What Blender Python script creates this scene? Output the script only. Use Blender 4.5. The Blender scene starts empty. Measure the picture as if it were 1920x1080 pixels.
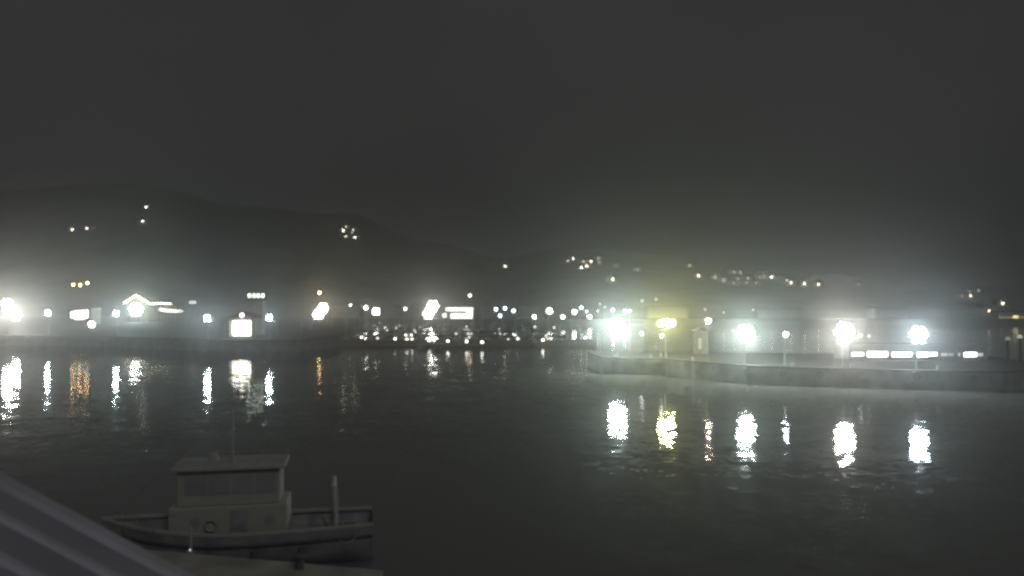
import bpy, math, random
from mathutils import Vector, noise as mnoise
random.seed(7)
sc = bpy.context.scene
col = sc.collection
# ---------------------------------------------------------------- camera
F = 1507.0                      # focal length in photo pixels (1920 wide)
CAMH, HOR = 15.0, 555.0         # eye height over the water, horizon row
cam_d = bpy.data.cameras.new("camera"); cam = bpy.data.objects.new("camera", cam_d); col.objects.link(cam)
cam.location = (0, 0, CAMH)
cam.rotation_euler = (math.radians(90) + math.atan((HOR - 540) / F), 0, 0)
cam_d.sensor_width = 36; cam_d.lens = 36 * F / 1920
cam_d.clip_start = 0.1; cam_d.clip_end = 12000
cam_d.dof.use_dof = True; cam_d.dof.focus_distance = 230; cam_d.dof.aperture_fstop = 1.3
sc.camera = cam
# ---------------------------------------------------------------- night sky, added fill sun, exposure
w = bpy.data.worlds.new("World"); sc.world = w; w.use_nodes = True
nt = w.node_tree; bg = nt.nodes["Background"]
sky = nt.nodes.new("ShaderNodeTexSky"); sky.sky_type = 'NISHITA'; sky.sun_disc = False
sky.sun_elevation = math.radians(44); sky.sun_rotation = math.radians(148)
bw = nt.nodes.new("ShaderNodeRGBToBW"); nt.links.new(sky.outputs[0], bw.inputs[0])
pw = nt.nodes.new("ShaderNodeMath"); pw.operation = 'POWER'; pw.inputs[1].default_value = 0.12
nt.links.new(bw.outputs[0], pw.inputs[0])
tint = nt.nodes.new("ShaderNodeMix"); tint.data_type = 'RGBA'; tint.blend_type = 'MULTIPLY'
tint.inputs[0].default_value = 1.0
nt.links.new(pw.outputs[0], tint.inputs[6]); tint.inputs[7].default_value = (1.0, 1.0, 1.0, 1)
ctc = nt.nodes.new("ShaderNodeTexCoord"); cn = nt.nodes.new("ShaderNodeTexNoise"); cn.inputs["Scale"].default_value = 3.5; cn.inputs["Detail"].default_value = 8
nt.links.new(ctc.outputs["Generated"], cn.inputs["Vector"])
cr = nt.nodes.new("ShaderNodeMapRange"); cr.inputs[1].default_value = .3; cr.inputs[2].default_value = .7; cr.inputs[3].default_value = .86; cr.inputs[4].default_value = 1.12
nt.links.new(cn.outputs["Fac"], cr.inputs[0])
cl = nt.nodes.new("ShaderNodeMix"); cl.data_type = 'RGBA'; cl.blend_type = 'MULTIPLY'; cl.inputs[0].default_value = 1.0
nt.links.new(tint.outputs[2], cl.inputs[6]); nt.links.new(cr.outputs[0], cl.inputs[7])
nt.links.new(cl.outputs[2], bg.inputs[0]); bg.inputs[1].default_value = 0.031
sun_d = bpy.data.lights.new("fill_sun", 'SUN'); sun_d.energy = 0.3; sun_d.angle = math.radians(15)  # dim sun with no visible source, added to lift dark water and foreground
sun_d.color = (0.95, 0.95, 1.0)
sun = bpy.data.objects.new("fill_sun", sun_d); col.objects.link(sun)
sun.rotation_euler = (math.radians(46), 0, math.radians(32))
vs = sc.view_settings; vs.view_transform = 'Standard'; vs.look = 'None'; vs.exposure = 0; vs.gamma = 1
vs.use_curve_mapping = False
cy = sc.cycles
cy.use_denoising = True
cy.denoiser = 'OPENIMAGEDENOISE'; cy.denoising_prefilter = 'NONE'
cy.use_adaptive_sampling = False
cy.max_bounces = 4; cy.diffuse_bounces = 1; cy.glossy_bounces = 3; cy.volume_bounces = 0
cy.transmission_bounces = 2; cy.caustics_reflective = False; cy.caustics_refractive = False
cy.sample_clamp_indirect = 14.0; cy.sample_clamp_direct = 0
cy.use_light_tree = True
cy.filter_width = 3.1

# ---------------------------------------------------------------- helpers
def tag(o, label=None, cat=None, group=None, kind=None):
    if label: o["label"] = label
    if cat: o["category"] = cat
    if group: o["group"] = group
    if kind: o["kind"] = kind
    return o
def empty(name, loc, rz=0):
    o = bpy.data.objects.new(name, None); col.objects.link(o)
    o.location = loc; o.rotation_euler = (0, 0, rz); o.empty_display_size = 0.2
    return o
_o1 = "zeroth first second third fourth fifth sixth seventh eighth ninth tenth eleventh twelfth thirteenth fourteenth fifteenth sixteenth seventeenth eighteenth nineteenth twentieth".split()
def nth(n):
    if n <= 20: return _o1[n]
    return {2: "twenty", 3: "thirty", 4: "forty"}[n // 10] + ("-" + _o1[n % 10] if n % 10 else "")
def px(x, D): return (x - 960.0) / F * D           # lateral metres for a column at depth D
def pz(y, D): return CAMH - (y - HOR) / F * D      # height for a row at depth D

class MB:
    def __init__(s): s.v = []; s.f = []
    def add(s, vs_, fs):
        n = len(s.v); s.v += [tuple(p) for p in vs_]; s.f += [tuple(i + n for i in f) for f in fs]
    def box(s, x0, x1, y0, y1, z0, z1):
        s.add([(x0,y0,z0),(x1,y0,z0),(x1,y1,z0),(x0,y1,z0),(x0,y0,z1),(x1,y0,z1),(x1,y1,z1),(x0,y1,z1)],
              [(0,3,2,1),(4,5,6,7),(0,1,5,4),(1,2,6,5),(2,3,7,6),(3,0,4,7)]); return s
    def tube(s, a, b, r0, r1=None, n=8):
        r1 = r0 if r1 is None else r1
        a = Vector(a); b = Vector(b); d = (b - a).normalized()
        u = d.orthogonal().normalized(); w_ = d.cross(u)
        vs_ = []
        for p, r in ((a, r0), (b, r1)):
            for k in range(n):
                t = 2 * math.pi * k / n
                vs_.append(p + (u * math.cos(t) + w_ * math.sin(t)) * r)
        fs = [(k, (k + 1) % n, n + (k + 1) % n, n + k) for k in range(n)]
        fs += [tuple(range(n - 1, -1, -1)), tuple(range(n, 2 * n))]
        s.add(vs_, fs); return s
    def prism(s, poly, z0, z1):
        n = len(poly)
        s.add([(x, y, z0) for x, y in poly] + [(x, y, z1) for x, y in poly],
              [tuple(range(n - 1, -1, -1)), tuple(range(n, 2 * n))] +
              [(k, (k + 1) % n, n + (k + 1) % n, n + k) for k in range(n)]); return s
    def dome(s, c, axis, r, n=10, rings=4, sweep=math.pi / 2):
        """closed cap around axis"""
        c = Vector(c); d = Vector(axis).normalized(); u = d.orthogonal().normalized(); w_ = d.cross(u)
        vs_ = [c + d * r]; fs = []
        for j in range(1, rings + 1):
            a = sweep * j / rings
            for k in range(n):
                t = 2 * math.pi * k / n
                vs_.append(c + d * (r * math.cos(a)) + (u * math.cos(t) + w_ * math.sin(t)) * (r * math.sin(a)))
        for k in range(n): fs.append((0, 1 + k, 1 + (k + 1) % n))
        for j in range(rings - 1):
            for k in range(n):
                a0 = 1 + j * n; b0 = a0 + n
                fs.append((a0 + k, b0 + k, b0 + (k + 1) % n, a0 + (k + 1) % n))
        m = 1 + (rings - 1) * n
        fs.append(tuple(m + k for k in range(n)))
        s.add(vs_, fs); return s
    def gable(s, x0, x1, y0, y1, z0, z1, th=0.18):
        """pitched roof, ridge along y, as a slab"""
        xm = (x0 + x1) / 2
        pts = [(x0, z0), (xm, z1), (x1, z0), (x1, z0 + th), (xm, z1 + th), (x0, z0 + th)]
        v = [(x, y0, z) for x, z in pts] + [(x, y1, z) for x, z in pts]
        f = [(0, 1, 4, 5), (1, 2, 3, 4), (6, 11, 10, 7), (7, 10, 9, 8)]
        f += [(k, k + 6, (k + 1) % 6 + 6, (k + 1) % 6) for k in range(6)]
        s.add(v, f); return s
    def build(s, name, m, parent=None, bevel=0, smooth=False):
        me = bpy.data.meshes.new(name); me.from_pydata(s.v, [], s.f); me.update()
        import bmesh
        b = bmesh.new(); b.from_mesh(me); bmesh.ops.recalc_face_normals(b, faces=b.faces[:])
        if bevel: bmesh.ops.bevel(b, geom=b.edges[:], offset=bevel, segments=1, affect='EDGES')
        b.to_mesh(me); b.free()
        if smooth:
            for p in me.polygons: p.use_smooth = True
        me.materials.append(m)
        o = bpy.data.objects.new(name, me); col.objects.link(o); o.parent = parent
        return o
def copy_tree(o, parent=None):
    c = o.copy(); col.objects.link(c); c.parent = parent
    for ch in list(o.children):
        copy_tree(ch, c)
    return c

# ---------------------------------------------------------------- materials
def surf(name, c, rough=0.7, var=0.25, scale=1.5, bump=0.15, metal=0.0):
    m = bpy.data.materials.new(name); m.use_nodes = True; t = m.node_tree; b = t.nodes["Principled BSDF"]
    tc = t.nodes.new("ShaderNodeTexCoord"); nz = t.nodes.new("ShaderNodeTexNoise")
    nz.inputs["Scale"].default_value = scale; nz.inputs["Detail"].default_value = 6
    t.links.new(tc.outputs["Object"], nz.inputs["Vector"])
    rp = t.nodes.new("ShaderNodeValToRGB")
    rp.color_ramp.elements[0].position = 0.3; rp.color_ramp.elements[1].position = 0.7
    rp.color_ramp.elements[0].color = tuple(x * (1 - var) for x in c) + (1,)
    rp.color_ramp.elements[1].color = tuple(min(1, x * (1 + var)) for x in c) + (1,)
    t.links.new(nz.outputs["Fac"], rp.inputs["Fac"]); t.links.new(rp.outputs["Color"], b.inputs["Base Color"])
    if bump:
        bp = t.nodes.new("ShaderNodeBump"); bp.inputs["Strength"].default_value = bump; bp.inputs["Distance"].default_value = 0.03
        t.links.new(nz.outputs["Fac"], bp.inputs["Height"]); t.links.new(bp.outputs["Normal"], b.inputs["Normal"])
    b.inputs["Roughness"].default_value = rough; b.inputs["Metallic"].default_value = metal
    return m
_em = {}
def glow(c, s, sample=True):
    k = (c, s, sample)
    if k in _em: return _em[k]
    m = bpy.data.materials.new("emissive_glow"); m.use_nodes = True; t = m.node_tree
    b = t.nodes["Principled BSDF"]
    b.inputs["Base Color"].default_value = (0.8, 0.8, 0.8, 1); b.inputs["Roughness"].default_value = 0.3
    b.inputs["Emission Color"].default_value = c + (1,); b.inputs["Emission Strength"].default_value = s
    m.cycles.emission_sampling = 'FRONT' if sample else 'NONE'
    _em[k] = m
    return m
M = dict(
    concrete=surf("quay_concrete", (0.06, 0.057, 0.053), 0.85, 0.3, 0.7, 0.3),
    stone=surf("breakwater_stone", (0.04, 0.038, 0.036), 0.9, 0.35, 0.5, 0.4),
    ground=surf("shore_ground", (0.10, 0.10, 0.08), 0.9, 0.3, 0.2, 0.3),
    hill=surf("hill_scrub", (0.17, 0.17, 0.135), 0.95, 0.4, 0.05, 0.3),
    leaf=surf("wood_foliage", (0.095, 0.105, 0.07), 0.9, 0.3, 0.2, 0.3),
    white=surf("white_paint", (0.38, 0.38, 0.33), 0.5, 0.08, 2.0, 0.05),
    cream=surf("cream_render", (0.55, 0.50, 0.40), 0.85, 0.12, 0.8, 0.2),
    grey=surf("grey_cladding", (0.26, 0.27, 0.27), 0.7, 0.15, 1.0, 0.1),
    dark=surf("dark_hull_paint", (0.27, 0.275, 0.27), 0.4, 0.3, 1.0, 0.05),
    tile=surf("roof_tile", (0.16, 0.08, 0.055), 0.85, 0.3, 1.2, 0.3),
    steel=surf("galvanised_steel", (0.34, 0.35, 0.36), 0.5, 0.12, 3.0, 0.05, 0.5),
    roofmetal=surf("painted_sheet_metal", (0.29, 0.28, 0.31), 0.55, 0.15, 1.3, 0.1),
    flash=surf("pale_ridge_metal", (0.42, 0.41, 0.45), 0.5, 0.12, 2.0, 0.1),
    wood=surf("weathered_decking", (0.22, 0.17, 0.12), 0.85, 0.3, 1.5, 0.2),
    alu=surf("mast_alloy", (0.5, 0.5, 0.5), 0.4, 0.1, 2, 0.0, 0.6),
    glass=surf("dark_glass", (0.29, 0.295, 0.29), 0.15, 0.1, 1.0, 0.0),
    black=surf("black_rubber", (0.10, 0.10, 0.10), 0.8, 0.2, 3.0, 0.1),
    deck=surf("boat_deck", (0.29, 0.28, 0.24), 0.8, 0.2, 1.5, 0.1),
)
# harbour water: calm, faint ripples tilt the surface normal
wm = bpy.data.materials.new("harbour_water"); wm.use_nodes = True
t = wm.node_tree; b = t.nodes["Principled BSDF"]
b.inputs["Base Color"].default_value = (0.15, 0.155, 0.14, 1); b.inputs["Roughness"].default_value = 0.045
b.inputs["IOR"].default_value = 1.33
tc = t.nodes.new("ShaderNodeTexCoord")
def wave(scale, amp, sx):
    mp = t.nodes.new("ShaderNodeMapping"); mp.inputs["Scale"].default_value = (sx, 1, 1)
    t.links.new(tc.outputs["Object"], mp.inputs["Vector"])
    n = t.nodes.new("ShaderNodeTexNoise"); n.inputs["Scale"].default_value = scale; n.inputs["Detail"].default_value = 2
    t.links.new(mp.outputs["Vector"], n.inputs["Vector"])
    a = t.nodes.new("ShaderNodeVectorMath"); a.operation = 'SUBTRACT'; a.inputs[1].default_value = (0.5, 0.5, 0.5)
    t.links.new(n.outputs["Color"], a.inputs[0])
    m_ = t.nodes.new("ShaderNodeVectorMath"); m_.operation = 'MULTIPLY'; m_.inputs[1].default_value = (amp, amp, 0)
    t.links.new(a.outputs[0], m_.inputs[0])
    return m_
w1, w2 = wave(0.35, 0.065, 0.7), wave(1.6, 0.105, 0.6)
s1 = t.nodes.new("ShaderNodeVectorMath"); s1.operation = 'ADD'
t.links.new(w1.outputs[0], s1.inputs[0]); t.links.new(w2.outputs[0], s1.inputs[1])
s2 = t.nodes.new("ShaderNodeVectorMath"); s2.operation = 'ADD'; s2.inputs[1].default_value = (0, 0, 1)
t.links.new(s1.outputs[0], s2.inputs[0])
s3 = t.nodes.new("ShaderNodeVectorMath"); s3.operation = 'NORMALIZE'
t.links.new(s2.outputs[0], s3.inputs[0]); t.links.new(s3.outputs[0], b.inputs["Normal"])

# ---------------------------------------------------------------- setting
QZ = 3.2                                           # quay deck over low water
m = MB(); m.add([(-4000, -200, 0), (4000, -200, 0), (4000, 5000, 0), (-4000, 5000, 0)], [(0, 1, 2, 3)])
tag(m.build("water", wm), kind="structure")

def quay(name, poly, top=QZ, mat=None, wall=None):
    o = MB().prism(poly, -3.0, top - 0.25).build(name, wall or mat or M["concrete"])
    tag(o, kind="structure")
    cx = sum(p[0] for p in poly) / len(poly); cyy = sum(p[1] for p in poly) / len(poly)
    out = []
    for x, y in poly:
        d = Vector((x - cx, y - cyy)); d = d.normalized() * 0.12
        out.append((x + d.x, y + d.y))
    MB().prism(out, top - 0.25, top).build("coping_slab", mat or M["concrete"], o)
    return o
# left-hand quay, running from the left edge of view to the marina mouth
LQ = [(-400, 246), (px(-100, 247), 247), (px(215, 238), 238), (px(388, 219), 219), (px(560, 214), 214), (-52, 240), (-60, 300), (-75, 419), (-400, 419)]
quay("quay", LQ, QZ, None, surf("left_quay_wall", (0.18, 0.18, 0.165), 0.9, 0.35, 0.5, 0.4))
# right-hand breakwater
RQ = [(px(1128, 158), 156), (px(1250, 152), 152), (px(1400, 137), 137), (px(1590, 131.5), 131.5), (px(1880, 126), 126),
      (92, 134), (94, 168), (60, 166), (40, 170), (16, 172)]
PALEWALL = surf("pale_quay_wall", (0.20, 0.20, 0.18), 0.9, 0.35, 0.5, 0.4)
quay("breakwater", RQ, QZ, M["stone"], PALEWALL)
# far shore behind the marina
MB().prism([(-900, 420), (-60, 420), (60, 418), (160, 424), (420, 430), (900, 440), (900, 480), (-900, 480)], -3, 3.0).build("far_shore", M["ground"])["kind"] = "structure"
# near quay below the camera
NQ = [(-70, 41.5), (-17, 37.4), (-5.6, 34.6), (-4.8, 20), (30, 16), (30, -30), (-70, -30)]
quay("near_quay", NQ, QZ, surf("near_quay_concrete", (0.30, 0.29, 0.24), 0.9, 0.3, 0.6, 0.3))

# hillside terrain
RIDGE = [(-900, 430), (-400, 390), (0, 352), (150, 345), (270, 348), (450, 385), (650, 402), (800, 450), (950, 486), (1050, 472), (1120, 468), (1250, 482),
         (1400, 497), (1550, 517), (1700, 540), (1850, 532), (1950, 536), (2300, 540), (2800, 535)]
def ridge_y(p):
    for (a, ya), (b_, yb) in zip(RIDGE, RIDGE[1:]):
        if a <= p <= b_:
            u = (p - a) / (b_ - a); u = u * u * (3 - 2 * u); return ya + (yb - ya) * u
    return 480
DR = 900.0
def terrain(p, D):
    zr = pz(ridge_y(p), DR)
    u = max(0, min(1, (D - 455) / (DR - 455)))
    if D <= DR: z = 2.0 + (zr - 2.0) * (0.45 * u + 0.55 * u * u * (3 - 2 * u))
    else: z = zr - (D - DR) * 0.12
    n = mnoise.noise(Vector((px(p, D) * 0.012, D * 0.012, 3.1))) * 5 + mnoise.noise(Vector((px(p, D) * 0.05, D * 0.05, 7.1))) * 1.5
    return z + n * min(1, u * 3)
NU, NV = 170, 34
vs_, fs = [], []
for j in range(NV + 1):
    D = 452 + (1150 - 452) * j / NV
    for i in range(NU + 1):
        p = -900 + 3700 * i / NU
        z = terrain(p, D) if 0 < j < NV else -2
        vs_.append((px(p, D), D, z))
for j in range(NV):
    for i in range(NU):
        a = j * (NU + 1) + i; fs.append((a, a + 1, a + NU + 2, a + NU + 1))
m = MB(); m.add(vs_, fs); tag(m.build("hillside", M["hill"], smooth=True), kind="structure")
# ---------------------------------------------------------------- lamps
WHITE, TEAL, WARM, LIME, AMBER = (1.0, 0.98, 0.92), (0.84, 1.0, 0.96), (1.0, 0.86, 0.62), (1.0, 0.95, 0.34), (1.0, 0.6, 0.2)
COOL = (0.76, 0.90, 1.0)
HEADS = {1: [(0, 0)], 2: [(-.62, 0), (.62, 0)], 3: [(-.95, 0), (0, .12), (.95, 0)], 4: [(-.5, -.5), (.5, -.5), (-.5, .5), (.5, .5)], 8: [(-3.6, 0), (0, -.15), (3.8, .9)], 6: [(-.5, -.29), (.5, -.29), (0, .58)],
         7: [(0, 0)] + [(math.cos(k * math.pi / 3) * .98, math.sin(k * math.pi / 3) * .98) for k in range(6)]}
GAIN = 1.0
def floodlight(P, Y, D, base, r, n, c, L, label, group=None, sample=True, name="floodlight_post", cat="lamp"):
    """pole with n domed heads facing the harbour; r = lens radius; (P,Y) photo column and row of the heads"""
    x, z = px(P, D), pz(Y, D)
    root = empty(name, (x, D, base)); tag(root, label, cat, group)
    h = z - base
    top = h + (0.55 * r / 0.45 if n in (4, 7) else 0)
    MB().tube((0, 0.35 + r, 0), (0, 0.25 + r, top), 0.11 + 0.004 * h, 0.06, 8).build("pole", M["steel"], root)
    MB().box(-.22, .22, .13 + r, .57 + r, 0, 0.08).build("base_plate", M["steel"], root, 0.01)
    s = r / 0.5 * 1.0
    if n > 1:
        w_ = max(abs(a) for a, _ in HEADS[n]) * s
        rows = sorted(set(round(q, 2) for _, q in HEADS[n]))
        for q in rows:
            MB().tube((-w_, 0.2 + r, h + q * s), (w_, 0.2 + r, h + q * s), 0.04, 0.04, 6).build("crossbar", M["steel"], root)
    az = math.atan2(-x, -D)
    ax = Vector((math.sin(az) * 1.0, math.cos(az), -0.10))
    for a, q in HEADS[n]:
        c0 = Vector((a * s, 0, h + q * s))
        hd = MB().tube(c0 - ax * 0.02, c0 - ax * (0.22 + r * .5), r * 1.06, r * 0.55, 10).build("lamp_head", M["grey"], root)
        MB().dome(c0 - ax * 0.015, ax, r, 12, 4, math.pi * 0.5).build("lens", glow(c, L * GAIN, sample), hd, smooth=False)
    return root
G1 = "floodlights along the left quay"; G2 = "floodlights along the right breakwater"; G3 = "street lamps on the far shore"
# left quay
floodlight(14, 570, 252, QZ, 0.58, 4, WHITE, 260, "upper of the very bright white floodlight clusters at the far left edge", G1)
floodlight(30, 592, 250, QZ, 0.58, 4, WHITE, 260, "lower bright white floodlight cluster at far left, right of the upper one", G1)
floodlight(90, 587, 249, QZ, 0.29, 4, COOL, 290, "cool white quay floodlight, first lamp right of the far left cluster", G1)
floodlight(172, 608, 305, QZ, 0.45, 4, WHITE, 50, "low white quay lamp beside the lit shop front", G1)
floodlight(218, 588, 239, QZ, 0.29, 4, COOL, 290, "white quay floodlight just left of the outlined gable house", G1)
floodlight(255, 580, 358, QZ, 0.95, 7, TEAL, 75, "large white floodlight in front of the outlined gable house", G1)
floodlight(389, 597, 221, QZ, 0.32, 4, COOL, 290, "bluish white quay floodlight left of the control tower", G1)
floodlight(505, 596, 218, QZ, 0.28, 4, COOL, 230, "cool white quay floodlight right of the control tower", G1)
# amber masts
floodlight(150, 534, 348, QZ, 0.42, 8, AMBER, 40, "tall mast with three amber lamps above the lit shop front", "tall amber lamp masts")
floodlight(599, 549, 352, QZ, 0.5, 1, AMBER, 32, "tall mast with a single amber lamp above the bright white pair", "tall amber lamp masts")
floodlight(881, 554, 424, 3, 0.85, 1, WARM, 6, "tall mast with a small warm lamp above the glaring terminal", "tall amber lamp masts")
# far shore lamps  (column, row, radius, heads, colour, strength, label)
FAR = [
 (597, 590, 1.3, 7, WHITE, 26, "lower left head group of the glaring white pair below the amber mast"),
 (606, 578, 1.3, 7, WARM, 26, "upper right head group of the glaring white pair below the amber mast"),
 (657, 572, .75, 1, TEAL, 10, "small dim teal lamp between the two glaring white pairs"),
 (686, 577, 1.35, 1, WHITE, 26, "round white lamp, left of the close pair before the marina"),
 (705, 584, 1.2, 4, WHITE, 18, "larger white lamp, right of the close pair before the marina"),
 (760, 579, .95, 1, WHITE, 12, "small white lamp standing alone left of the terminal"),
 (812, 574, 1.4, 7, WHITE, 26, "upper glaring white lamp cluster beside the terminal"),
 (803, 588, 1.3, 7, WHITE, 26, "lower glaring white lamp cluster beside the terminal"),
 (930, 580, 1.0, 1, COOL, 22, "leftmost of the three bluish lamps right of the terminal"),
 (947, 578, 1.0, 1, COOL, 22, "middle of the three bluish lamps right of the terminal"),
 (963, 583, 1.1, 1, COOL, 22, "rightmost of the three bluish lamps right of the terminal"),
 (938, 592, 1.1, 1, COOL, 14, "lower bluish lamp below the row of three"),
 (948, 600, .8, 1, WHITE, 10, "lowest small lamp below the row of three bluish lamps"),
 (1002, 594, 1.3, 1, WHITE, 20, "low white lamp left of the big round yellowish one"),
 (1030, 583, 1.9, 1, WHITE, 26, "big round white lamp alone in the middle of the far shore"),
 (1055, 594, 1.3, 1, WHITE, 18, "low white lamp right of the big round one"),
 (1077, 585, 1.45, 1, WHITE, 22, "larger white lamp, lower of the close pair before the dazzling breakwater lamp"),
 (1090, 577, 1.0, 1, COOL, 18, "smaller bluish lamp, upper of the close pair before the dazzling breakwater lamp"),
 (1100, 584, .6, 1, WHITE, 12, "tiny white lamp right of the close pair"),
 (1106, 594, 1.3, 1, COOL, 16, "low white lamp left of the dazzling breakwater lamp"),
 (1121, 583, .45, 1, WHITE, 10, "very small far lamp up left of the dazzling breakwater lamp"),
 (1149, 581, 1.0, 1, COOL, 12, "bluish lamp just above the dazzling breakwater lamp"),
 (1172, 583, .9, 1, COOL, 14, "left one of two small lamps above right of the dazzling lamp"),
 (1181, 583, .7, 1, COOL, 12, "right one of two small lamps above right of the dazzling lamp"),
]
for P, Y, r, n, c, L, lab in FAR:
    floodlight(P, Y, 424 + (P % 7), 3.0, r * 0.72, n, c, L, lab, G3, n > 1, name="street_lamp")
for P, Y, lab in ((1204, 564, "small high lamp left of the one above the yellow floodlight"), (1230, 561, "small high lamp above the yellow floodlight"),
                  (1322, 580, "small high lamp above the lone warm lamp"), (1357, 586, "faint lamp left of the large teal floodlight"),
                  (1412, 581, "faint lamp above the large teal floodlight"), (1125, 570, "faint greenish lamp upper left of the dazzling lamp"), (1134, 576, "faint lamp close above the dazzling lamp")):
    floodlight(P, Y, 440, 3.0, 0.42, 1, WHITE, 6 if "faint" not in lab else 2.5, lab, G3, False, name="street_lamp")
# right breakwater
floodlight(1158, 614, 157.5, QZ, 0.56, 7, TEAL, 235, "dazzling white floodlight cluster at the left end of the breakwater", G2)
floodlight(1250, 606, 154, QZ, 0.52, 3, LIME, 270, "yellow-green floodlight in a wide oval on the breakwater", G2)
floodlight(1328, 602, 149, QZ, 0.34, 1, WARM, 160, "small warm lamp alone between the yellow and the teal floodlights", G2)
floodlight(1398, 626, 139, QZ, 0.51, 7, TEAL, 190, "large teal-white floodlight left of the small bluish lamp", G2)
floodlight(1473, 627, 137.5, QZ, 0.32, 1, COOL, 150, "small bluish lamp between the two largest breakwater floodlights", G2)
floodlight(1583, 623, 133.5, QZ, 0.52, 7, WHITE, 180, "large white floodlight left of the rightmost one", G2)
floodlight(1722, 628, 130.5, QZ, 0.45, 7, COOL, 180, "rightmost large floodlight, bluish white, above the strip windows", G2)
floodlight(1613, 629, 150, QZ, 0.22, 1, WHITE, 8, "tiny lamp just right of the large white floodlight", G2)
floodlight(1629, 630, 152, QZ, 0.16, 1, WHITE, 5, "faint tiny lamp second right of the large white floodlight", G2)

# ---------------------------------------------------------------- buildings on the left quay
def windows(root, rects, y, m_, dz=0.0, pane=True):
    for (x0, x1, z0, z1) in rects:
        f = MB()
        f.box(x0 - .08, x1 + .08, y - .06, y + .02, z0 - .08, z0); f.box(x0 - .08, x1 + .08, y - .06, y + .02, z1, z1 + .08)
        f.box(x0 - .08, x0, y - .06, y + .02, z0, z1); f.box(x1, x1 + .08, y - .06, y + .02, z0, z1)
        o = f.build("window", M["white"], root)
        MB().box(x0, x1, y - .035, y + .0, z0, z1).build("pane", m_, o)
# control tower
D = 234; x0 = px(431, D); root = empty("control_tower", (x0, D, QZ))
tag(root, "harbour control tower with brightly lit ground floor and two lit windows on top", "tower")
W1 = px(473, D) - x0
MB().box(0, W1, 0, 9, 0, 5.4).build("wall", M["cream"], root)
MB().gable(-.4, W1 + .4, -.5, 9.4, 5.4, 7.0).build("roof", M["tile"], root)
tx0, tx1 = px(456, D) - x0, px(474, D) - x0
MB().box(tx0, tx1, 9.2, 12, 0, 10.4).build("tower_shaft", M["cream"], root)
cx0, cx1 = px(443, D) - x0, px(480, D) - x0
MB().box(cx0, cx1, 8.6, 12.6, 10.4, 11.1).build("cabin_floor", M["grey"], root)
MB().box(cx0 + .1, cx1 - .1, 8.8, 12.4, 12.7, 13.1).build("cabin_roof", M["grey"], root)
cab = MB().box(cx0 + .3, cx1 - .3, 9.2, 12.2, 11.1, 12.7).build("cabin_wall", M["grey"], root)
cm = (cx0 + cx1) / 2
windows(root, [(cx0 + .45, cx0 + 1.25, 11.35, 12.45), (cm - .95, cm - .25, 11.35, 12.45)], 9.2, glow((.9, 1, .85), 3.4, False))
windows(root, [(cm + .3, cm + 1.0, 11.35, 12.45), (cx1 - 1.25, cx1 - .45, 11.35, 12.45)], 9.2, glow((.9, 1, .85), 3.6, False))
lit = glow((1, .98, .82), 6.0)
n_ = 5
for k in range(n_):
    a = .25 + k * (W1 - .5) / n_; b_ = a + (W1 - .5) / n_ - .12
    windows(root, [(a, b_, 0.3, 4.6)], 0, lit)
MB().dome((px(455, D) - x0, -.52, pz(591, D) - QZ), (0, -1, 0), .55, 10, 4).build("gable_lamp", glow((1, .98, .85), 9), root)
MB().tube((cm, 10.6, 13.1), (cm, 10.6, 17), .05, .03, 6).build("aerial", M["steel"], root)
# dark shed beside it
D = 231; x0 = px(414, D); root = empty("harbour_shed", (x0, D, QZ)); tag(root, "low dark shed against the left side of the control tower", "shed")
W1 = px(430, D) - x0
MB().box(0, W1, 0, 6, 0, 4.4).build("wall", M["grey"], root)
MB().box(-.2, W1 + .05, -.3, 6.2, 4.4, 4.7).build("roof", M["steel"], root)
MB().box(.5, W1 - .4, -.05, 0, 0, 3.2).build("door", M["dark"], root)
# gable house with outline of light strings
D = 366; x0 = px(236, D); root = empty("gable_house", (x0, D, QZ)); tag(root, "gable house with warm light strings tracing its roof", "house")
W1 = px(277, D) - x0; ez, az_ = pz(568, D) - QZ, pz(554.5, D) - QZ
m = MB(); m.prism([(0, 0), (W1, 0), (W1, 10), (0, 10)], 0, ez)
m.add([(0, 0, ez), (W1, 0, ez), (W1 / 2, 0, az_ - .1), (0, 10, ez), (W1, 10, ez), (W1 / 2, 10, az_ - .1)], [(0, 1, 2), (3, 5, 4), (0, 2, 5, 3), (1, 4, 5, 2)])
m.build("wall", M["cream"], root)
MB().gable(-.6, W1 + .6, -.6, 10.4, ez - .25, az_).build("roof", M["tile"], root)
windows(root, [(1 + 2.1 * k, 2.0 + 2.1 * k, zz, zz + 1.4) for k in range(3) for zz in (1.0, 4.2, 7.2)], 0, M["glass"])
MB().box(W1 / 2 - .6, W1 / 2 + .6, 9.99, 10.05, 0, 2.3).build("door", M["dark"], root)
string = glow((1.0, 0.86, 0.6), 26.0, False)
sg = MB()
def bulbs(a, b_, n):
    for k in range(n):
        u = (k + .5) / n; p = Vector(a).lerp(Vector(b_), u) + Vector((0, 0, random.uniform(-.06, .06)))
        sg.dome(p, (0, -1, 0), 0.16, 6, 2, math.pi * .55)
bulbs((-.7, -.75, ez), (W1 / 2, -.75, az_ + .2), 17); bulbs((W1 / 2, -.75, az_ + .2), (W1 + .7, -.75, ez), 17)
o = sg.build("light_string", string, root)
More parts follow.
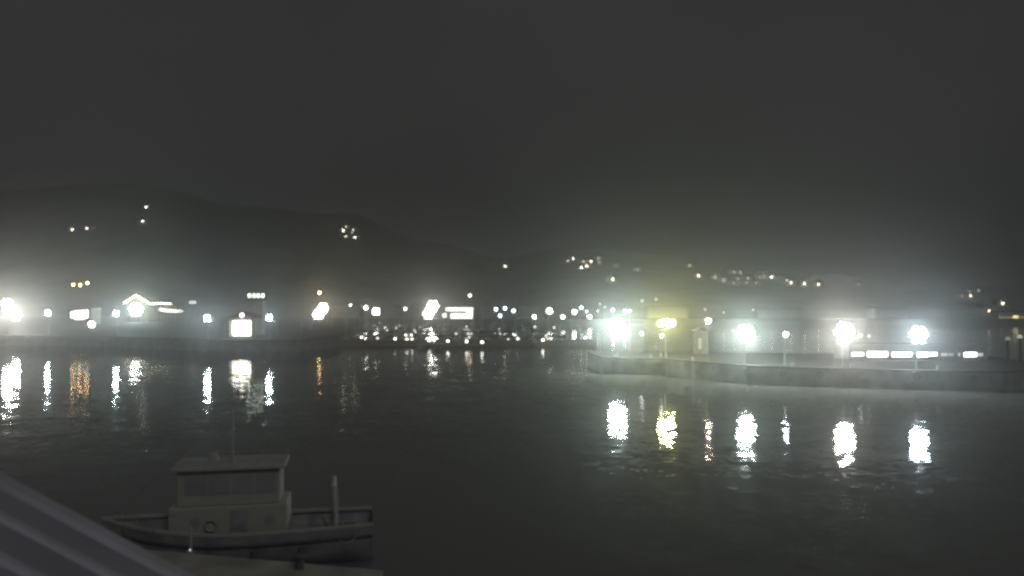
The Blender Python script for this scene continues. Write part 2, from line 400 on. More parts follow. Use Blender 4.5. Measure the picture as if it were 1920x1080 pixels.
# pavilion with string-lit eave
x1 = px(281, D + 1); x2 = px(322, D + 1); root = empty("pavilion", (x1, D + 1, QZ)); tag(root, "open pavilion with a warm light string along its eave, right of gable house", "pavilion")
W1 = x2 - x1; ez = pz(569, D + 1) - QZ
for k in range(4):
    for yy in (0, 4):
        MB().tube((.2 + k * (W1 - .4) / 3, yy, 0), (.2 + k * (W1 - .4) / 3, yy, ez - .3), .14, .12, 8).build("column", M["cream"], root)
MB().box(-.2, W1 + .2, -.4, 4.6, ez - .3, ez).build("roof", M["tile"], root)
sg = MB(); bulbs((0, -.55, ez - .1), (W1, -.55, ez - .1), 22); sg.build("light_string", string, root)
# awning right of the pavilion; its cloth glows to stand in for lamplight
D = 362; x1, x2 = px(298, D), px(340, D); root = empty("market_awning", (x1, D, QZ)); tag(root, "glowing white awning sagging to the right below the pavilion eave", "awning")
W1 = x2 - x1; z1, z2 = pz(579, D) - QZ, pz(587, D) - QZ
m = MB(); n_ = 10; up, lo = [], []
for k in range(n_ + 1):
    u = k / n_; zt = z1 + (pz(584.5, D) - QZ - z1) * u; th = .9 * math.sin(math.pi * min(1, .22 + u * .8)) + .08
    up.append((u * W1, zt)); lo.append((u * W1, zt - th))
pr = up + lo[::-1]
q = len(pr); m.add([(a, 0, b_) for a, b_ in pr] + [(a, 2.6, b_ + .3) for a, b_ in pr], [tuple(range(q - 1, -1, -1)), tuple(range(q, 2 * q))] + [(k, (k + 1) % q, q + (k + 1) % q, q + k) for k in range(q)])
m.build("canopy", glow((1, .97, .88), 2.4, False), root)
for xx in (.3, W1 - .3):
    MB().tube((xx, 1.3, 0), (xx, 1.3, z2), .06, .06, 6).build("post", M["steel"], root)
# small lit sign bar
D = 300; root = empty("light_sign", (px(361, D), D, QZ)); tag(root, "short warm glowing sign bar left of the control tower", "sign")
z = pz(567, D) - QZ
MB().box(-1.2, -.35, 0, .2, z - .3, z + .3).build("sign_panel", glow((1, .95, .75), 1.6, False), root)
MB().box(-.25, 1.2, 0, .2, z - .35, z + .35).build("sign_panel", glow((1, .95, .75), 1.6, False), root)
MB().tube((-.3, .3, 0), (-.3, .3, z), .1, .08, 8).build("post", M["steel"], root)
# lit shop front
D = 335; x0 = px(132, D); root = empty("quayside_shop", (x0, D, QZ)); tag(root, "low quayside shop with a glaring warm lit front, under the amber mast", "shop")
W1 = px(166, D) - x0; za = pz(599, D) - QZ; zb = pz(582, D) - QZ
MB().box(-1, W1 + 1, 0.1, 8, 0, zb + .6).build("wall", M["grey"], root)
MB().box(-1.3, W1 + 1.3, -.6, 8.2, zb + .6, zb + .9).build("roof", M["steel"], root)
k_ = 5
for k in range(k_):
    windows(root, [(k * W1 / k_ + .1, (k + 1) * W1 / k_ - .1, za + (.6 if k in (0, 4) else 0), zb - (.5 if k in (0,) else 0))], .1, glow((1, .95, .82), 4.0))
# glaring terminal on the far shore
D = 428; x0 = px(838, D); root = empty("ferry_terminal", (x0, D, 3)); tag(root, "glaring flat-roofed terminal with glowing canopy on the far shore", "building")
W1 = px(889, D) - x0
zc, zd, zb_, zt = pz(583, D) - 3, pz(576.5, D) - 3, pz(602, D) - 3, pz(588, D) - 3
MB().box(1, W1 - .4, .6, 10, 0, zd - .3).build("wall", M["grey"], root)
MB().box(-.6, W1, -1, 10.5, zd, zd + .35).build("roof", M["steel"], root)
MB().box(-.4, W1 - .2, -.8, .4, zc, zd - .05).build("canopy", glow((1, .98, .9), 3.0), root)  # whole canopy box glows in place of lamps under its soffit
for k in range(7):
    a = 2 + k * (W1 - 2.6) / 7; windows(root, [(a, a + (W1 - 2.6) / 7 - .15, zb_ - (.8 if k > 4 else 0), zt if k < 5 else zc - .2)], .6, glow((1, .98, .9), 3.0))
for xx in (0.2, W1 - .6): MB().tube((xx, -.5, 0), (xx, -.5, zc), .15, .15, 8).build("post", M["steel"], root)
D = 426; root = empty("kiosk", (px(829, D), D, 3)); tag(root, "tiny lit kiosk left of the glaring terminal", "kiosk")
z = pz(591.5, D) - 3
MB().box(0, 2.4, .05, 2.2, 0, z + 1.4).build("wall", M["grey"], root)
MB().box(-.2, 2.6, -.4, 2.4, z + 1.4, z + 1.6).build("roof", M["steel"], root)
windows(root, [(.2, 2.2, z - 1, z + 1.1)], .05, glow((1, .95, .85), 2.5, False))
# more dark sheds along the far shore, a lit strip at the far right
for k, (P0, P1, hh, lab) in enumerate(((620, 672, 7, "dark low warehouse behind the first white lamp pair"), (715, 752, 6, "dark warehouse between the marina lamps"),
        (902, 925, 6.5, "dark shed right of the glaring terminal"), (972, 1022, 5.5, "long dark boat shed behind the middle lamps"), (1215, 1290, 6, "dark shed behind the yellow floodlight"),
        (1420, 1500, 5, "long dark shed behind the small bluish lamp"), (1640, 1700, 5, "dark shed behind the two right floodlights"))):
    D = 438; x0 = px(P0, D); W1 = px(P1, D) - x0
    root = empty("warehouse", (x0, D, 3)); tag(root, lab, "building", "dark sheds on the far shore")
    MB().box(0, W1, 0, 10, 0, hh).build("wall", M["grey"], root)
    MB().box(-.4, W1 + .4, -.4, 10.4, hh, hh + .4).build("roof", M["tile"], root)
    for j in range(3): MB().box(W1 * (j + .3) / 3, W1 * (j + .7) / 3, -.06, -.003, 0, 3.4).build("door", M["dark"], root)
D = 425; x0 = px(1874, D); root = empty("lit_arcade", (x0, D, 3)); tag(root, "low yellow lit arcade at the far right edge of the shore", "building")
W1 = px(1990, D) - x0
MB().box(0, W1, 1, 8, 0, 3.6).build("wall", M["cream"], root)
MB().box(-.3, W1 + .3, -.6, 8.3, 3.6, 4.0).build("roof", M["tile"], root)
for k in range(9):
    a = .3 + k * W1 / 9; windows(root, [(a, a + W1 / 9 - .7, .3, 1.1 + (.5 if k == 2 else 0))], 1, glow((1, .88, .35), .35 if k != 2 else 2.0, False))
# right edge mooring beacons
for P, Y, s_, lab in ((1912, 630, .55, "dim pale lamp standard at the right edge of the view"), (1889, 634, .25, "very dim post left of the right edge lamp")):
    D = 190; x, z = px(P, D), pz(Y, D); root = empty("beacon_post", (x, D, 0)); tag(root, lab, "post", "dolphins off the breakwater end")
    MB().tube((0, 0, -2), (0, 0, z - .3), .35, .3, 10).build("pile", M["concrete"], root)
    MB().dome((0, 0, z - .3), (0, 0, 1), .55, 10, 4, math.pi * .6).build("lamp", glow((.85, 1, .95), s_, False), root)

# ---------------------------------------------------------------- things on the breakwater
# long low quay building with a ribbon of glaring windows
D = 147; x0 = px(1592, D); root = empty("quay_office", (x0, D, QZ)); tag(root, "long low building with a row of glaring strip windows below the rightmost floodlight", "building")
W1 = px(1852, D) - x0; zt = pz(661, D) - QZ; zb = pz(668.5, D) - QZ
MB().box(0, W1, 0.1, 7, 0, 2.75).build("wall", M["grey"], root)
MB().box(-.3, W1 + .3, -.25, 7.3, 2.75, 2.95).build("roof", M["steel"], root)
for P0, P1, e in ((1597, 1619, 3), (1626, 1664, 7), (1672, 1709, 7), (1717, 1740, 7), (1741.5, 1757, 4), (1764, 1776, .5), (1777.5, 1788, .12), (1794, 1800, .7), (1807, 1831, 6), (1833, 1843, .6)):
    windows(root, [(px(P0, D) - x0, px(P1, D) - x0, zb + (.12 if e < 5 else 0), zt + (.14 if P0 == 1626 else -.1 if e < 1 else 0))], .1, glow((1, .97, .98), e))
MB().box(px(1789.5, D) - x0, px(1792, D) - x0 + .4, .02, .097, 0, 2.1).build("door", M["dark"], root)
# fittings along the breakwater edge
EDGE = RQ[:5]
def edge_pt(u):
    k = min(3, int(u * 4)); f = u * 4 - k; a, b_ = Vector(EDGE[k]), Vector(EDGE[k + 1]); return a.lerp(b_, f), (b_ - a).normalized()
tyre = MB()
for k in range(12):
    a0, a1 = k * math.pi / 6, (k + 1) * math.pi / 6
    tyre.tube((.42 * math.cos(a0), 0, .42 * math.sin(a0)), (.42 * math.cos(a1), 0, .42 * math.sin(a1)), .14, .14, 6)
t0 = tyre.build("tyre_fender", M["black"]); b0 = MB().tube((0, 0, 0), (0, 0, .45), .2, .15, 10).tube((0, 0, .45), (0, 0, .58), .27, .22, 10).build("mooring_bollard", M["steel"])
for k in range(11):
    p, d = edge_pt((k + .5) / 11); nrm = Vector((d.y, -d.x))
    o = t0 if k == 0 else t0.copy()
    if k: col.objects.link(o)
    o.location = (p.x + nrm.x * .3, p.y + nrm.y * .3, QZ - 1.1); o.rotation_euler = (0, 0, math.atan2(d.y, d.x))
    tag(o, "black tyre hung on the breakwater wall, %s from its left end" % nth(k + 1), "fender", "tyre fenders on the breakwater")
for k in range(7):
    p, d = edge_pt((k + .3) / 7); nrm = Vector((d.y, -d.x))
    o = b0 if k == 0 else b0.copy()
    if k: col.objects.link(o)
    o.location = (p.x - nrm.x * .7, p.y - nrm.y * .7, QZ)
    tag(o, "low mooring bollard on the breakwater edge, %s from its left end" % nth(k + 1), "bollard", "bollards on the breakwater")
for k, u in enumerate((.34, .71)):
    p, d = edge_pt(u); nrm = Vector((d.y, -d.x)); root = empty("quay_ladder", (p.x + nrm.x * .25, p.y + nrm.y * .25, 0), math.atan2(d.y, d.x))
    tag(root, "%s iron ladder down the breakwater wall" % ("left" if k == 0 else "right"), "ladder")
    for sx in (-.25, .25): MB().tube((sx, 0, -.5), (sx, 0, QZ + .5), .04, .04, 6).build("rail", M["steel"], root)
    for j in range(11): MB().tube((-.25, 0, .1 + j * .32), (.25, 0, .1 + j * .32), .025, .025, 5).build("rung", M["steel"], root)
# kiosk at the left end, with two lit eave boards and a lamp at its door
D = 166; x0 = px(1180, D); root = empty("breakwater_hut", (x0, D, QZ)); tag(root, "hut with white lit fascia boards right of the dazzling floodlight", "hut")
W1 = px(1207, D) - x0; z1 = pz(600, D) - QZ; z2 = pz(608, D) - QZ
MB().box(0.1, W1 - .1, 0, 5, 0, z1 - .2).build("wall", M["grey"], root)
MB().box(-.1, W1 + .1, -.5, 5.2, z1 - .2, z1 + .15).build("roof", M["white"], root)
MB().box(-.1, W1 + .1, -.35, -.05, z2 - .25, z2 + .15).build("fascia_board", M["white"], root)
MB().box(W1 - .8, W1 - .1, -.05, -.003, 0, 2.2).build("door", M["dark"], root)
MB().dome((W1 - .45, -.15, pz(631, D) - QZ + .6), (0, -1, 0), .3, 10, 4).build("door_lamp", glow(WHITE, 8), root)
# small lamp and white-lit dinghy at the yellow floodlight
floodlight(1240, 630, 156, QZ, 0.32, 1, WHITE, 7, "low white lamp just below the yellow floodlight", G2)
D = 170; root = empty("storage_hut", (px(1292, D), D - 6, QZ)); tag(root, "small hut with a dim yellow window right of the yellow floodlight", "hut")
W1 = 2.6; MB().box(0, W1, 0, 3, 0, 4.4).build("wall", M["cream"], root); MB().gable(-.2, W1 + .2, -.3, 3.3, 4.4, 5.2).build("roof", M["tile"], root)
windows(root, [(.5, 1.2, 1.0, 3.2)], 0, glow((1, .9, .4), .3, False))

# ---------------------------------------------------------------- boats
def hull(L, Bm, zt, zb, sheer=0.5, transom=0.75, n=14):
    """lofted hull along x, bow at +L/2"""
    st = []
    for i in range(n + 1):
        u = i / n; x = -L / 2 + L * u
        if u < .55: hb = Bm / 2 * (transom + (1 - transom) * math.sin(u / .55 * math.pi / 2))
        else: hb = Bm / 2 * max(.02, math.cos((u - .55) / .45 * math.pi / 2)) ** .8
        z = zt + sheer * max(0, (u - .4) / .6) ** 2 + .12 * (1 - u) ** 2
        keel = zb + (0 if u < .75 else (zt - zb) * .8 * ((u - .75) / .25) ** 2)
        rk = x + (.0 if u < .8 else .0)
        st.append([(rk, -hb, z), (rk, -hb * .93, zb + (z - zb) * .5 if u < .9 else z * .8), (rk, -hb * .5, max(keel, zb + .12)), (rk, 0, keel), (rk, hb * .5, max(keel, zb + .12)),
                   (rk, hb * .93, zb + (z - zb) * .5 if u < .9 else z * .8), (rk, hb, z)])
    return st
def hull_mesh(st, deck_drop=0.0):
    m = MB(); k = len(st[0]); vs_ = [p for s in st for p in s]; fs = []
    for i in range(len(st) - 1):
        for j in range(k - 1): fs.append((i*k+j, i*k+j+1, (i+1)*k+j+1, (i+1)*k+j))
    fs.append(tuple(range(k))); m.add(vs_, fs); return m
def deck_mesh(st, drop):
    m = MB(); vs_ = []; fs = []
    for s in st: vs_ += [(s[0][0], s[0][1] * .97, s[0][2] - drop), (s[-1][0], s[-1][1] * .97, s[-1][2] - drop)]
    for i in range(len(st) - 1): fs.append((2*i, 2*i+1, 2*i+3, 2*i+2))
    m.add(vs_, fs); return m
def gunwale_mesh(st, wd, ht, lift=0.0, out=0.04):
    m = MB()
    for side, sg_ in ((0, -1), (-1, 1)):
        for a, b_ in zip(st, st[1:]):
            p, q_ = Vector(a[side]), Vector(b_[side])
            o_ = Vector((0, sg_ * out, 0)); i_ = Vector((0, -sg_ * wd, 0)); h_ = Vector((0, 0, ht)); l_ = Vector((0, 0, lift))
            v = [p + o_ + l_, p + i_ + l_, p + i_ + h_ + l_, p + o_ + h_ + l_, q_ + o_ + l_, q_ + i_ + l_, q_ + i_ + h_ + l_, q_ + o_ + h_ + l_]
            m.add(v, [(0, 1, 2, 3), (4, 7, 6, 5), (0, 4, 5, 1), (1, 5, 6, 2), (2, 6, 7, 3), (3, 7, 4, 0)])
    return m
# near work boat alongside the quay, bow to the left
root = empty("fishing_boat", (-15.3, 45.6, 0), math.pi - math.atan2(-2.7, 14.2))
tag(root, "dark hulled fishing boat with pale wheelhouse moored at the near quay", "boat")
st = hull(14.6, 4.6, 2.0, -.5, .7, .8)
hull_mesh(st).build("hull", M["dark"], root, smooth=True)
deck_mesh(st, .65).build("deck", M["deck"], root)
gunwale_mesh(st, .16, .16).build("gunwale", M["white"], root)
gunwale_mesh(st, -.02, .10, -.55, .09).build("rubbing_strake", M["black"], root)
cab = MB().box(-2.6, 3.6, -1.45, 1.45, 1.3, 3.5).build("cabin", M["white"], root, .05)
wh = MB().box(-2.2, 3.2, -1.3, 1.3, 3.5, 5.45).build("wheelhouse", M["white"], root, .05)
MB().box(-2.5, 3.5, -1.55, 1.55, 5.45, 5.68).build("wheelhouse_roof", M["white"], root, .04)
for s_ in (-1, 1):
    for k in range(4):
        a = -2.0 + k * 1.22
        MB().box(a, a + 1.1, s_ * 1.3 - .03, s_ * 1.3 + .03, 4.15, 5.2).build("pane", M["glass"], wh)
for k in range(2): MB().box(3.17, 3.23, -1.15 + k * 1.2, -.05 + k * 1.2, 4.15, 5.2).build("pane", M["glass"], wh)
dr = MB().box(-.5, .4, 1.45, 1.5, 1.4, 3.3).build("door", M["dark"], cab); MB().tube((.25, 1.52, 2.3), (.25, 1.58, 2.3), .04).build("handle", M["steel"], dr)
for a in (-1.7, 2.2): MB().tube((a, 1.44, 2.7), (a, 1.5, 2.7), .26, .26, 14).build("porthole", M["glass"], cab)
MB().tube((.5, 0, 5.68), (.5, 0, 8.6), .08, .05).build("mast", M["white"], root)
MB().tube((.5, -.9, 7.4), (.5, .9, 7.4), .03).build("radar_bar", M["white"], root)
m = MB()
for s_ in (-1, 1): m.tube((-5.3, s_ * 1.5, 1.3), (-5.1, s_ * 1.2, 4.3), .13, .11)
m.tube((-5.1, -1.3, 4.25), (-5.1, 1.3, 4.25), .11); m.build("gallows", M["white"], root)
MB().tube((-4.2, -.8, 1.75), (-4.2, .8, 1.75), .4, .4, 14).build("winch_drum", M["steel"], root)
MB().box(-4.5, -3.9, -1.0, 1.0, 1.25, 1.45).build("winch_bed", M["steel"], root)
m = MB()
for k in range(7): m.tube((4.2 + .35 * k, 1.9 - .25 * k, 2.3 + .05 * k), (4.2 + .35 * k, 1.9 - .25 * k, 3.1 + .05 * k), .025)
m.build("bow_rail", M["steel"], root)
for a in (-3.5, -1, 1.8): MB().tube((a, 2.45, .5), (a, 2.42, 1.3), .2, .2, 10).build("fender", M["black"], root)
def sag(a, b_, drop, r, name, par, n=8):
    m = MB(); a, b_ = Vector(a), Vector(b_); pts = [a.lerp(b_, k / n) - Vector((0, 0, drop * 4 * (k / n) * (1 - k / n))) for k in range(n + 1)]
    for p, q in zip(pts, pts[1:]): m.tube(p, q, r, r, 5)
    return m.build(name, M["wood"], par)
sag((-6.6, 2.0, 2.15), (-5.6, 8.6, 3.5), .5, .03, "mooring_rope", root); sag((6.0, .9, 2.6), (3.0, 8.4, 3.5), .5, .03, "mooring_rope", root)
sag((.5, 0, 8.4), (7.0, 0, 2.9), .15, .015, "forestay", root); sag((.5, 0, 8.4), (-5.1, 0, 4.3), .2, .015, "backstay", root)
m = MB()
for k in range(12):
    a0, a1 = k * math.pi / 6, (k + 1) * math.pi / 6
    m.tube((1.4 + .3 * math.cos(a0), 1.52, 2.5 + .3 * math.sin(a0)), (1.4 + .3 * math.cos(a1), 1.52, 2.5 + .3 * math.sin(a1)), .07, .07, 6)
m.build("lifebuoy", M["deck"], cab)
MB().tube((1.6, -.5, 5.68), (1.6, -.5, 6.1), .28, .22, 12).build("radar_dome", M["white"], root)
for s_ in (-1, 1):
    m = MB(); m.tube((-2.4, s_ * 1.4, 5.95), (3.3, s_ * 1.4, 5.95), .02, .02, 5)
    for k in range(5): m.tube((-2.4 + k * 1.42, s_ * 1.4, 5.68), (-2.4 + k * 1.42, s_ * 1.4, 5.95), .02, .02, 5)
    m.build("roof_rail", M["steel"], root)
for k in range(3): MB().box(-6.3 + k * .75, -5.7 + k * .75, -.4, .2, 1.35, 1.75).build("fish_crate", M["tile"], root)
# quay-side post with small light
root = empty("mooring_post", (px(374, 37.9), 37.0, QZ)); tag(root, "thin pale post with a tiny light at its foot on the near quay edge", "post")
MB().tube((0, 0, 0), (0, 0, 1.25), .06, .05).build("post", M["white"], root)
MB().tube((0, 0, 0), (0, 0, .06), .16, .16, 12).build("base_plate", M["steel"], root)
MB().dome((0, -.09, .17), (0, -1, .3), .035, 8, 3).build("lamp", glow((1, 1, .9), 1.2), root)
for x, y, lab in ((-9.2, 34.9, "iron mooring bollard nearest the quay corner, beside the fishing boat's stern"), (-19.6, 36.9, "iron mooring bollard by the fishing boat's bow")):
    root = empty("mooring_bollard", (x, y, QZ)); tag(root, lab, "bollard")
    MB().tube((0, 0, 0), (0, 0, .5), .2, .16, 12).build("stem", M["black"], root); MB().tube((0, 0, .5), (0, 0, .62), .28, .24, 12).build("head", M["black"], root)

# marina: pontoons, service pedestals with small lights, moored boats
def pontoon(x0, x1, y, lab, wd=2.4):
    root = empty("pontoon", (x0, y, 0)); tag(root, lab, "pontoon", "marina pontoons")
    W1 = x1 - x0
    MB().box(0, W1, -wd / 2 + .15, wd / 2 - .15, -.35, .32).build("float", M["concrete"], root)
    o = MB().box(0, W1, -wd / 2, wd / 2, .32, .5).build("deck", M["wood"], root)
    for k in range(int(W1 / 18) + 1):
        MB().tube((1 + k * 18, wd / 2 + .3, -2), (1 + k * 18, wd / 2 + .3, 2.6), .16, .16, 8).build("pile", M["steel"], root)
    return root
rows = [(237, 690, 912, "front pontoon of the marina, nearest the camera"), (268, 560, 985, "second pontoon of the marina"),
        (300, 575, 1060, "third pontoon of the marina"), (340, 545, 1050, "fourth pontoon of the marina"), (382, 640, 1110, "rearmost pontoon of the marina, by the far shore")]
for D, a, b_, lab in rows: pontoon(px(a, D), px(b_, D), D, lab)
pontoon(px(950, 246), px(1104, 246), 246, "short pontoon in the marina left of the dazzling floodlight")
pontoon(px(505, 246), px(610, 246), 246, "short pontoon under the left quay's end")
PED = [(515,617,1),(522,618,.5),(555,613,1),(562,613,.8),(579,613,1),(585,628,1.1),(603,614,.6),(678,631,1.1),(702,609,.8),(712,604,.7),(703,625,1.2),(708,633,.9),
 (722,613,1),(726,618,.7),(741,634,1.3),(743,614,.7),(749,610,.8),(761,627,1),(771,627,1.2),(763,635,1.4),(773,635,1.4),(777,617,.9),(779,621,.9),(788,612,.6),
 (805,637,1.4),(813,637,1.4),(840,638,1.2),(875,639,1.3),(904,640,1.4),(875,611,.8),(856,624,.6),(862,631,.6),(880,631,.6),(966,627,1),(971,634,1.1),(953,635,.8),
 (1018,636,1.4),(1024,629,.9),(1003,612,1),(1039,613,1),(1097,632,1.2),(938,625,.5)]
root = empty("reflection_screen", (px(585, 244), 244, 0)); tag(root, "low dark wall added before the marina to block lamp reflections", "wall")  # wall along the dark marina front, added to block far lamp reflections
W1 = px(1118, 244) - px(585, 244)
n_ = 14
for k in range(n_):
    MB().box(k * W1 / n_ + .04, (k + 1) * W1 / n_ - .04, -.2, .2, -1.5, 1.75).build("panel", M["wood"], root)
    MB().tube((k * W1 / n_, .45, -2), (k * W1 / n_, .45, 2.0), .22, .2, 8).build("pile", M["steel"], root)
_r = random.Random(21)
PED += [(_r.uniform(560, 1110), _r.uniform(604, 629), _r.uniform(.12, .4)) for _ in range(34)]
GP = "service pedestals with small lights on the marina pontoons"
def ped_row(Y): return "front" if Y >= 634 else "second" if Y >= 624 else "third" if Y >= 616 else "rear"
PED.sort()
def ped_label(P, Y, dim):
    same = [q for q in PED if ped_row(q[1]) == ped_row(Y) and (q[2] < .45) == dim]
    return "%s pedestal light, %s from the left in the marina's %s row" % ("faint tiny" if dim else "small white", nth(1 + [q[0] for q in same].index(P)), ped_row(Y))
for P, Y, s_ in PED:
    zl = 2.0; D = (CAMH - zl) * F / (Y - HOR)
    best = min([r[0] for r in rows], key=lambda q: abs(q - D))
    root = empty("service_pedestal", (px(P, D), D, 0)); tag(root, ped_label(P, Y, s_ < .45), "lamp", GP)
    if "post" not in globals(): pass
    MB().tube((0, 0, -.6), (0, 0, zl - .3), .09, .08, 6).build("post", M["steel"], root)
    MB().box(-.16, .16, -.12, .16, zl - .9, zl - .28).build("cabinet", M["white"], root)
    MB().dome((0, 0, zl - .28), (0, 0, 1), .36 * max(s_, .3) ** .5, 8, 3, math.pi * .62).build("lamp", glow((1, .97, .85), 6.0 if s_ > .9 else 3.0 if s_ > .45 else .9, False), root)

def sailboat(L, mat):
    root = empty("sailing_boat", (0, 0, 0)); Bm = L * .3
    st = hull(L, Bm, L * .1, -.3, L * .025, .7, 10)
    hull_mesh(st).build("hull", mat, root, smooth=True)
    deck_mesh(st, .08).build("deck", M["deck"], root)
    m = MB(); m.add([(-L*.12, -Bm*.28, L*.09), (L*.2, -Bm*.22, L*.1), (L*.2, Bm*.22, L*.1), (-L*.12, Bm*.28, L*.09),
                     (-L*.12, -Bm*.24, L*.145), (L*.14, -Bm*.18, L*.14), (L*.14, Bm*.18, L*.14), (-L*.12, Bm*.24, L*.145)],
                    [(0,3,2,1),(4,5,6,7),(0,1,5,4),(1,2,6,5),(2,3,7,6),(3,0,4,7)])
    m.build("cabin", M["white"], root)
    MB().tube((L*.08, 0, L*.12), (L*.08, 0, L*1.25), .09, .06, 6).build("mast", M["alu"], root)
    MB().tube((L*.07, 0, L*.24), (-L*.32, 0, L*.23), .07, .06, 6).build("boom", M["alu"], root)
    m = MB(); m.tube((L*.48, 0, L*.13), (L*.08, 0, L*1.22), .012, .012, 4); m.tube((-L*.48, 0, L*.11), (L*.08, 0, L*1.24), .012, .012, 4)
    m.build("rigging", M["steel"], root)
    return root
def motorboat(L, mat):
    root = empty("motor_boat", (0, 0, 0)); Bm = L * .34
    st = hull(L, Bm, L * .13, -.3, L * .04, .85, 10)
    hull_mesh(st).build("hull", mat, root, smooth=True)
    deck_mesh(st, .1).build("deck", M["deck"], root)
    m = MB(); m.add([(-L*.2, -Bm*.36, L*.12), (L*.22, -Bm*.3, L*.14), (L*.22, Bm*.3, L*.14), (-L*.2, Bm*.36, L*.12),
                     (-L*.18, -Bm*.3, L*.3), (L*.06, -Bm*.26, L*.3), (L*.06, Bm*.26, L*.3), (-L*.18, Bm*.3, L*.3)],
                    [(0,3,2,1),(4,5,6,7),(0,1,5,4),(1,2,6,5),(2,3,7,6),(3,0,4,7)])
    c = m.build("cabin", M["white"], root)
    MB().box(-L*.14, L*.05, -Bm*.345, -Bm*.33, L*.2, L*.27).build("pane", M["glass"], c)
    MB().box(-L*.2, L*.06, -Bm*.33, Bm*.33, L*.3, L*.315).build("cabin_roof", M["white"], root)
    return root
protos = [sailboat(9.5, M["white"]), sailboat(11, M["dark"]), motorboat(8, M["white"]), sailboat(8.5, M["white"])]
used = [False] * 4
R = random.Random(11); slots = []
for D, a, b_, lab in rows + [(246, 955, 1095, ""), (246, 512, 600, "")]:
    x = px(a, D) + 3
    while x < px(b_, D) - 3:
        for sd in (-1, 1):
            if R.random() < (.42 if D < 250 else .5): slots.append((x + R.uniform(-.5, .5), D + sd * R.uniform(6.6, 7.2), sd, D))
        x += 4.6
rown = {237: "front", 268: "second", 300: "third", 340: "fourth", 382: "rearmost", 246: "short"}
slots.sort(); cnt = {}
for x, y, sd, D in slots:
    k = R.choice((0, 0, 1, 2, 3))
    if used[k]: o = copy_tree(protos[k])
    else: o = protos[k]; used[k] = True
    o.location = (x, y, 0); o.rotation_euler = (0, 0, (math.pi / 2 if sd < 0 else -math.pi / 2) + R.uniform(-.05, .05))
    kind = "motor boat" if k == 2 else "sailing boat"
    part = " left" if D == 246 and x < 0 - 20 else " right" if D == 246 else ""
    key = (D, sd, part); cnt[key] = cnt.get(key, 0) + 1
    tag(o, "%s %s, %s from the left %s the%s %s pontoon" % ("dark hulled" if k == 1 else "white", kind, nth(cnt[key]), "in front of" if sd < 0 else "behind", part, rown[D]), "boat", "boats moored in the marina")

# ---------------------------------------------------------------- hillside houses with lit windows
HILL = [(135,430,1.2),(162,428,1),(267,415,1),(273,388,1.2),(643,432,1.5),(648,425,.7),(655,427,.5),(662,431,.8),(660,436,.6),(648,443,.7),(665,445,1),(947,499,1.1),
 (1065,489,.8),(1075,485,1.2),(1090,502,1.3),(1100,499,1.2),(1094,490,.7),(1108,490,1.2),(1121,485,.8),(1124,492,.5),(1155,498,.5),(1195,506,.5),(1149,524,1),(1293,498,.9),
 (1310,517,1.3),(1341,520,.7),(1357,525,.8),(1377,510,.7),(1388,511,.7),(1383,523,.6),(1402,523,1.2),(1425,520,.6),(1433,512,1.3),(1432,518,1),(1447,519,1.2),(1466,522,1),(1475,526,1.2),
 (1483,530,1.1),(1508,532,1.2),(1512,529,1.1),(1535,533,1),(1376,531,.5),(1400,530,.5),(1418,531,.5),(1610,533,.6),(1820,555,1.3),(1817,547,.6),(1835,545,.6),(1804,555,.5),
 (1815,577,.7),(1824,578,.8),(1834,579,.5),(1854,583,.8),(1880,569,1.3)]
GH = "houses with lit windows on the hillside"
HZONE = [(200, "level pair on the far left slope"), (400, "steep pair above the gable house"), (700, "cluster above the first glaring lamp pair"),
         (1000, ""), (1140, "ridge cluster left of the dazzling floodlight"), (1300, "faint scatter above the yellow floodlight"), (1700, "long row along the right hillside"),
         (1870, "group above the strip windows"), (2000, "")]
HILL.sort()
def zone(P): return next(k for k, (lim, _) in enumerate(HZONE) if P < lim)
def hill_label(P, Y):
    z = zone(P)
    if z == 3: return "single lit hillside house alone above the three bluish lamps"
    if z == 8: return "bright lit house on the slope at the right edge above the yellow arcade"
    n = 1 + [q for q in HILL if zone(q[0]) == z].index(next(q for q in HILL if q[0] == P and q[1] == Y))
    return "lit house, %s from the left in the %s" % (nth(n), HZONE[z][1])
R = random.Random(5)
for P, Y, s_ in HILL:
    D = 470.0
    while D < DR - 5 and terrain(P, D) + 2.5 < pz(Y, D): D += 2
    g = terrain(P, D); zw = pz(Y, D)
    root = empty("hillside_house", (px(P, D), D, g)); tag(root, hill_label(P, Y), "house", GH)
    top = max(4.2, zw - g + 1.6); wd = R.uniform(6, 9)
    MB().box(-wd / 2, wd / 2, 0, 7, -3, top).build("wall", M["cream"], root)
    MB().gable(-wd / 2 - .4, wd / 2 + .4, -.4, 7.4, top, top + 1.8).build("roof", M["tile"], root)
    c = R.choice(((1, .85, .68), (1, .93, .8), (1, .78, .6), (.95, .95, .7)))
    ws = .32 + .2 * s_; hs = .32 + .26 * s_; zc = zw - g
    windows(root, [(-ws, ws, zc - hs, zc + hs)], 0, glow(c, 18 if s_ >= 1 else 8 if s_ > .6 else 4.5, False))

# ---------------------------------------------------------------- own building: sheet metal roof at lower left
root = empty("near_building", (0, 0, QZ)); tag(root, "metal-roofed building in the lower left corner with pale seams down its slope", "building")
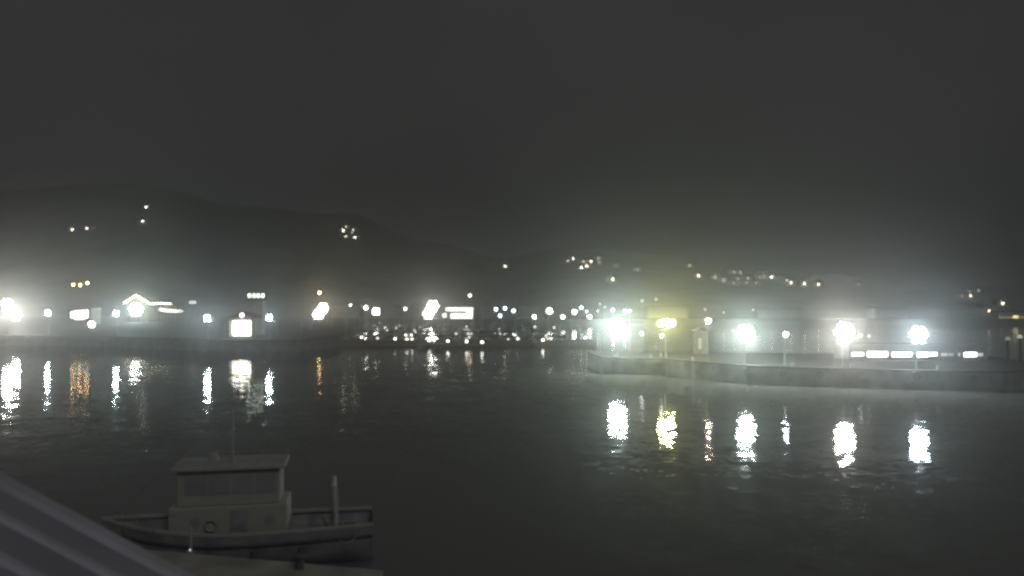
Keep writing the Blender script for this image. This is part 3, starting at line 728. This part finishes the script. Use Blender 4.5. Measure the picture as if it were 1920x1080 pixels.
# slope line in the plane y = const passes (-2.87, 14.0) and (-1.79, 13.43)
SL = -0.57 / 1.08
def rz(x): return 13.965 + (x + 2.87) * SL - QZ
xa, xb = -7.5, -0.6
ya, yb = -4.0, 4.56
m = MB(); m.add([(xa, ya, rz(xa)), (xb, ya, rz(xb)), (xb, yb, rz(xb)), (xa, yb, rz(xa)), (xa, ya, rz(xa) - .12), (xb, ya, rz(xb) - .12), (xb, yb, rz(xb) - .12), (xa, yb, rz(xa) - .12)],
                [(0,1,2,3),(4,7,6,5),(0,4,5,1),(1,5,6,2),(2,6,7,3),(3,7,4,0)])
rf = m.build("roof", M["roofmetal"], root)
def rib(y, wd, h, name, mat):
    m = MB(); a0, a1 = xa, xb + .02
    pr = [(-wd / 2, .003), (-wd / 2 * .6, h), (wd / 2 * .6, h), (wd / 2, .003)]
    v = [(a0, y + q, rz(a0) + k) for q, k in pr] + [(a1, y + q, rz(a1) + k) for q, k in pr]
    m.add(v, [(0,1,2,3),(7,6,5,4),(0,4,5,1),(1,5,6,2),(2,6,7,3),(3,7,4,0)]); return m.build(name, mat, rf)
rib(4.50, .15, .03, "verge_flashing", M["flash"])
for k in range(1, 24):
    rib(4.50 - k * .325, .085, .025, "seam", M["flash"])
MB().box(xa + .4, xb - .3, ya + .3, yb - .25, -QZ + 3.2, rz(xb) - .3).build("wall", M["cream"], root)
MB().tube((xb + .06, ya, rz(xb) - .1), (xb + .06, yb, rz(xb) - .1), .07, .07, 8).build("gutter", M["steel"], root)

# ---------------------------------------------------------------- haze: one box of even air, added to imitate lens bloom round the lamps
HZ = bpy.data.materials.new("bloom_haze"); HZ.use_nodes = True
t = HZ.node_tree; t.nodes.remove(t.nodes["Principled BSDF"])
pv = t.nodes.new("ShaderNodeVolumePrincipled"); pv.inputs["Color"].default_value = (0.97, 1.0, 0.965, 1)
pv.inputs["Density"].default_value = 0.00125; pv.inputs["Anisotropy"].default_value = 0.92
t.links.new(pv.outputs[0], t.nodes["Material Output"].inputs["Volume"])
HZ.cycles.volume_sampling = 'EQUIANGULAR'
o = MB().box(-2600, 2600, -60, 1300, -6, 190).build("haze", HZ)
tag(o, "thin night haze over the whole harbour", "haze", kind="stuff")
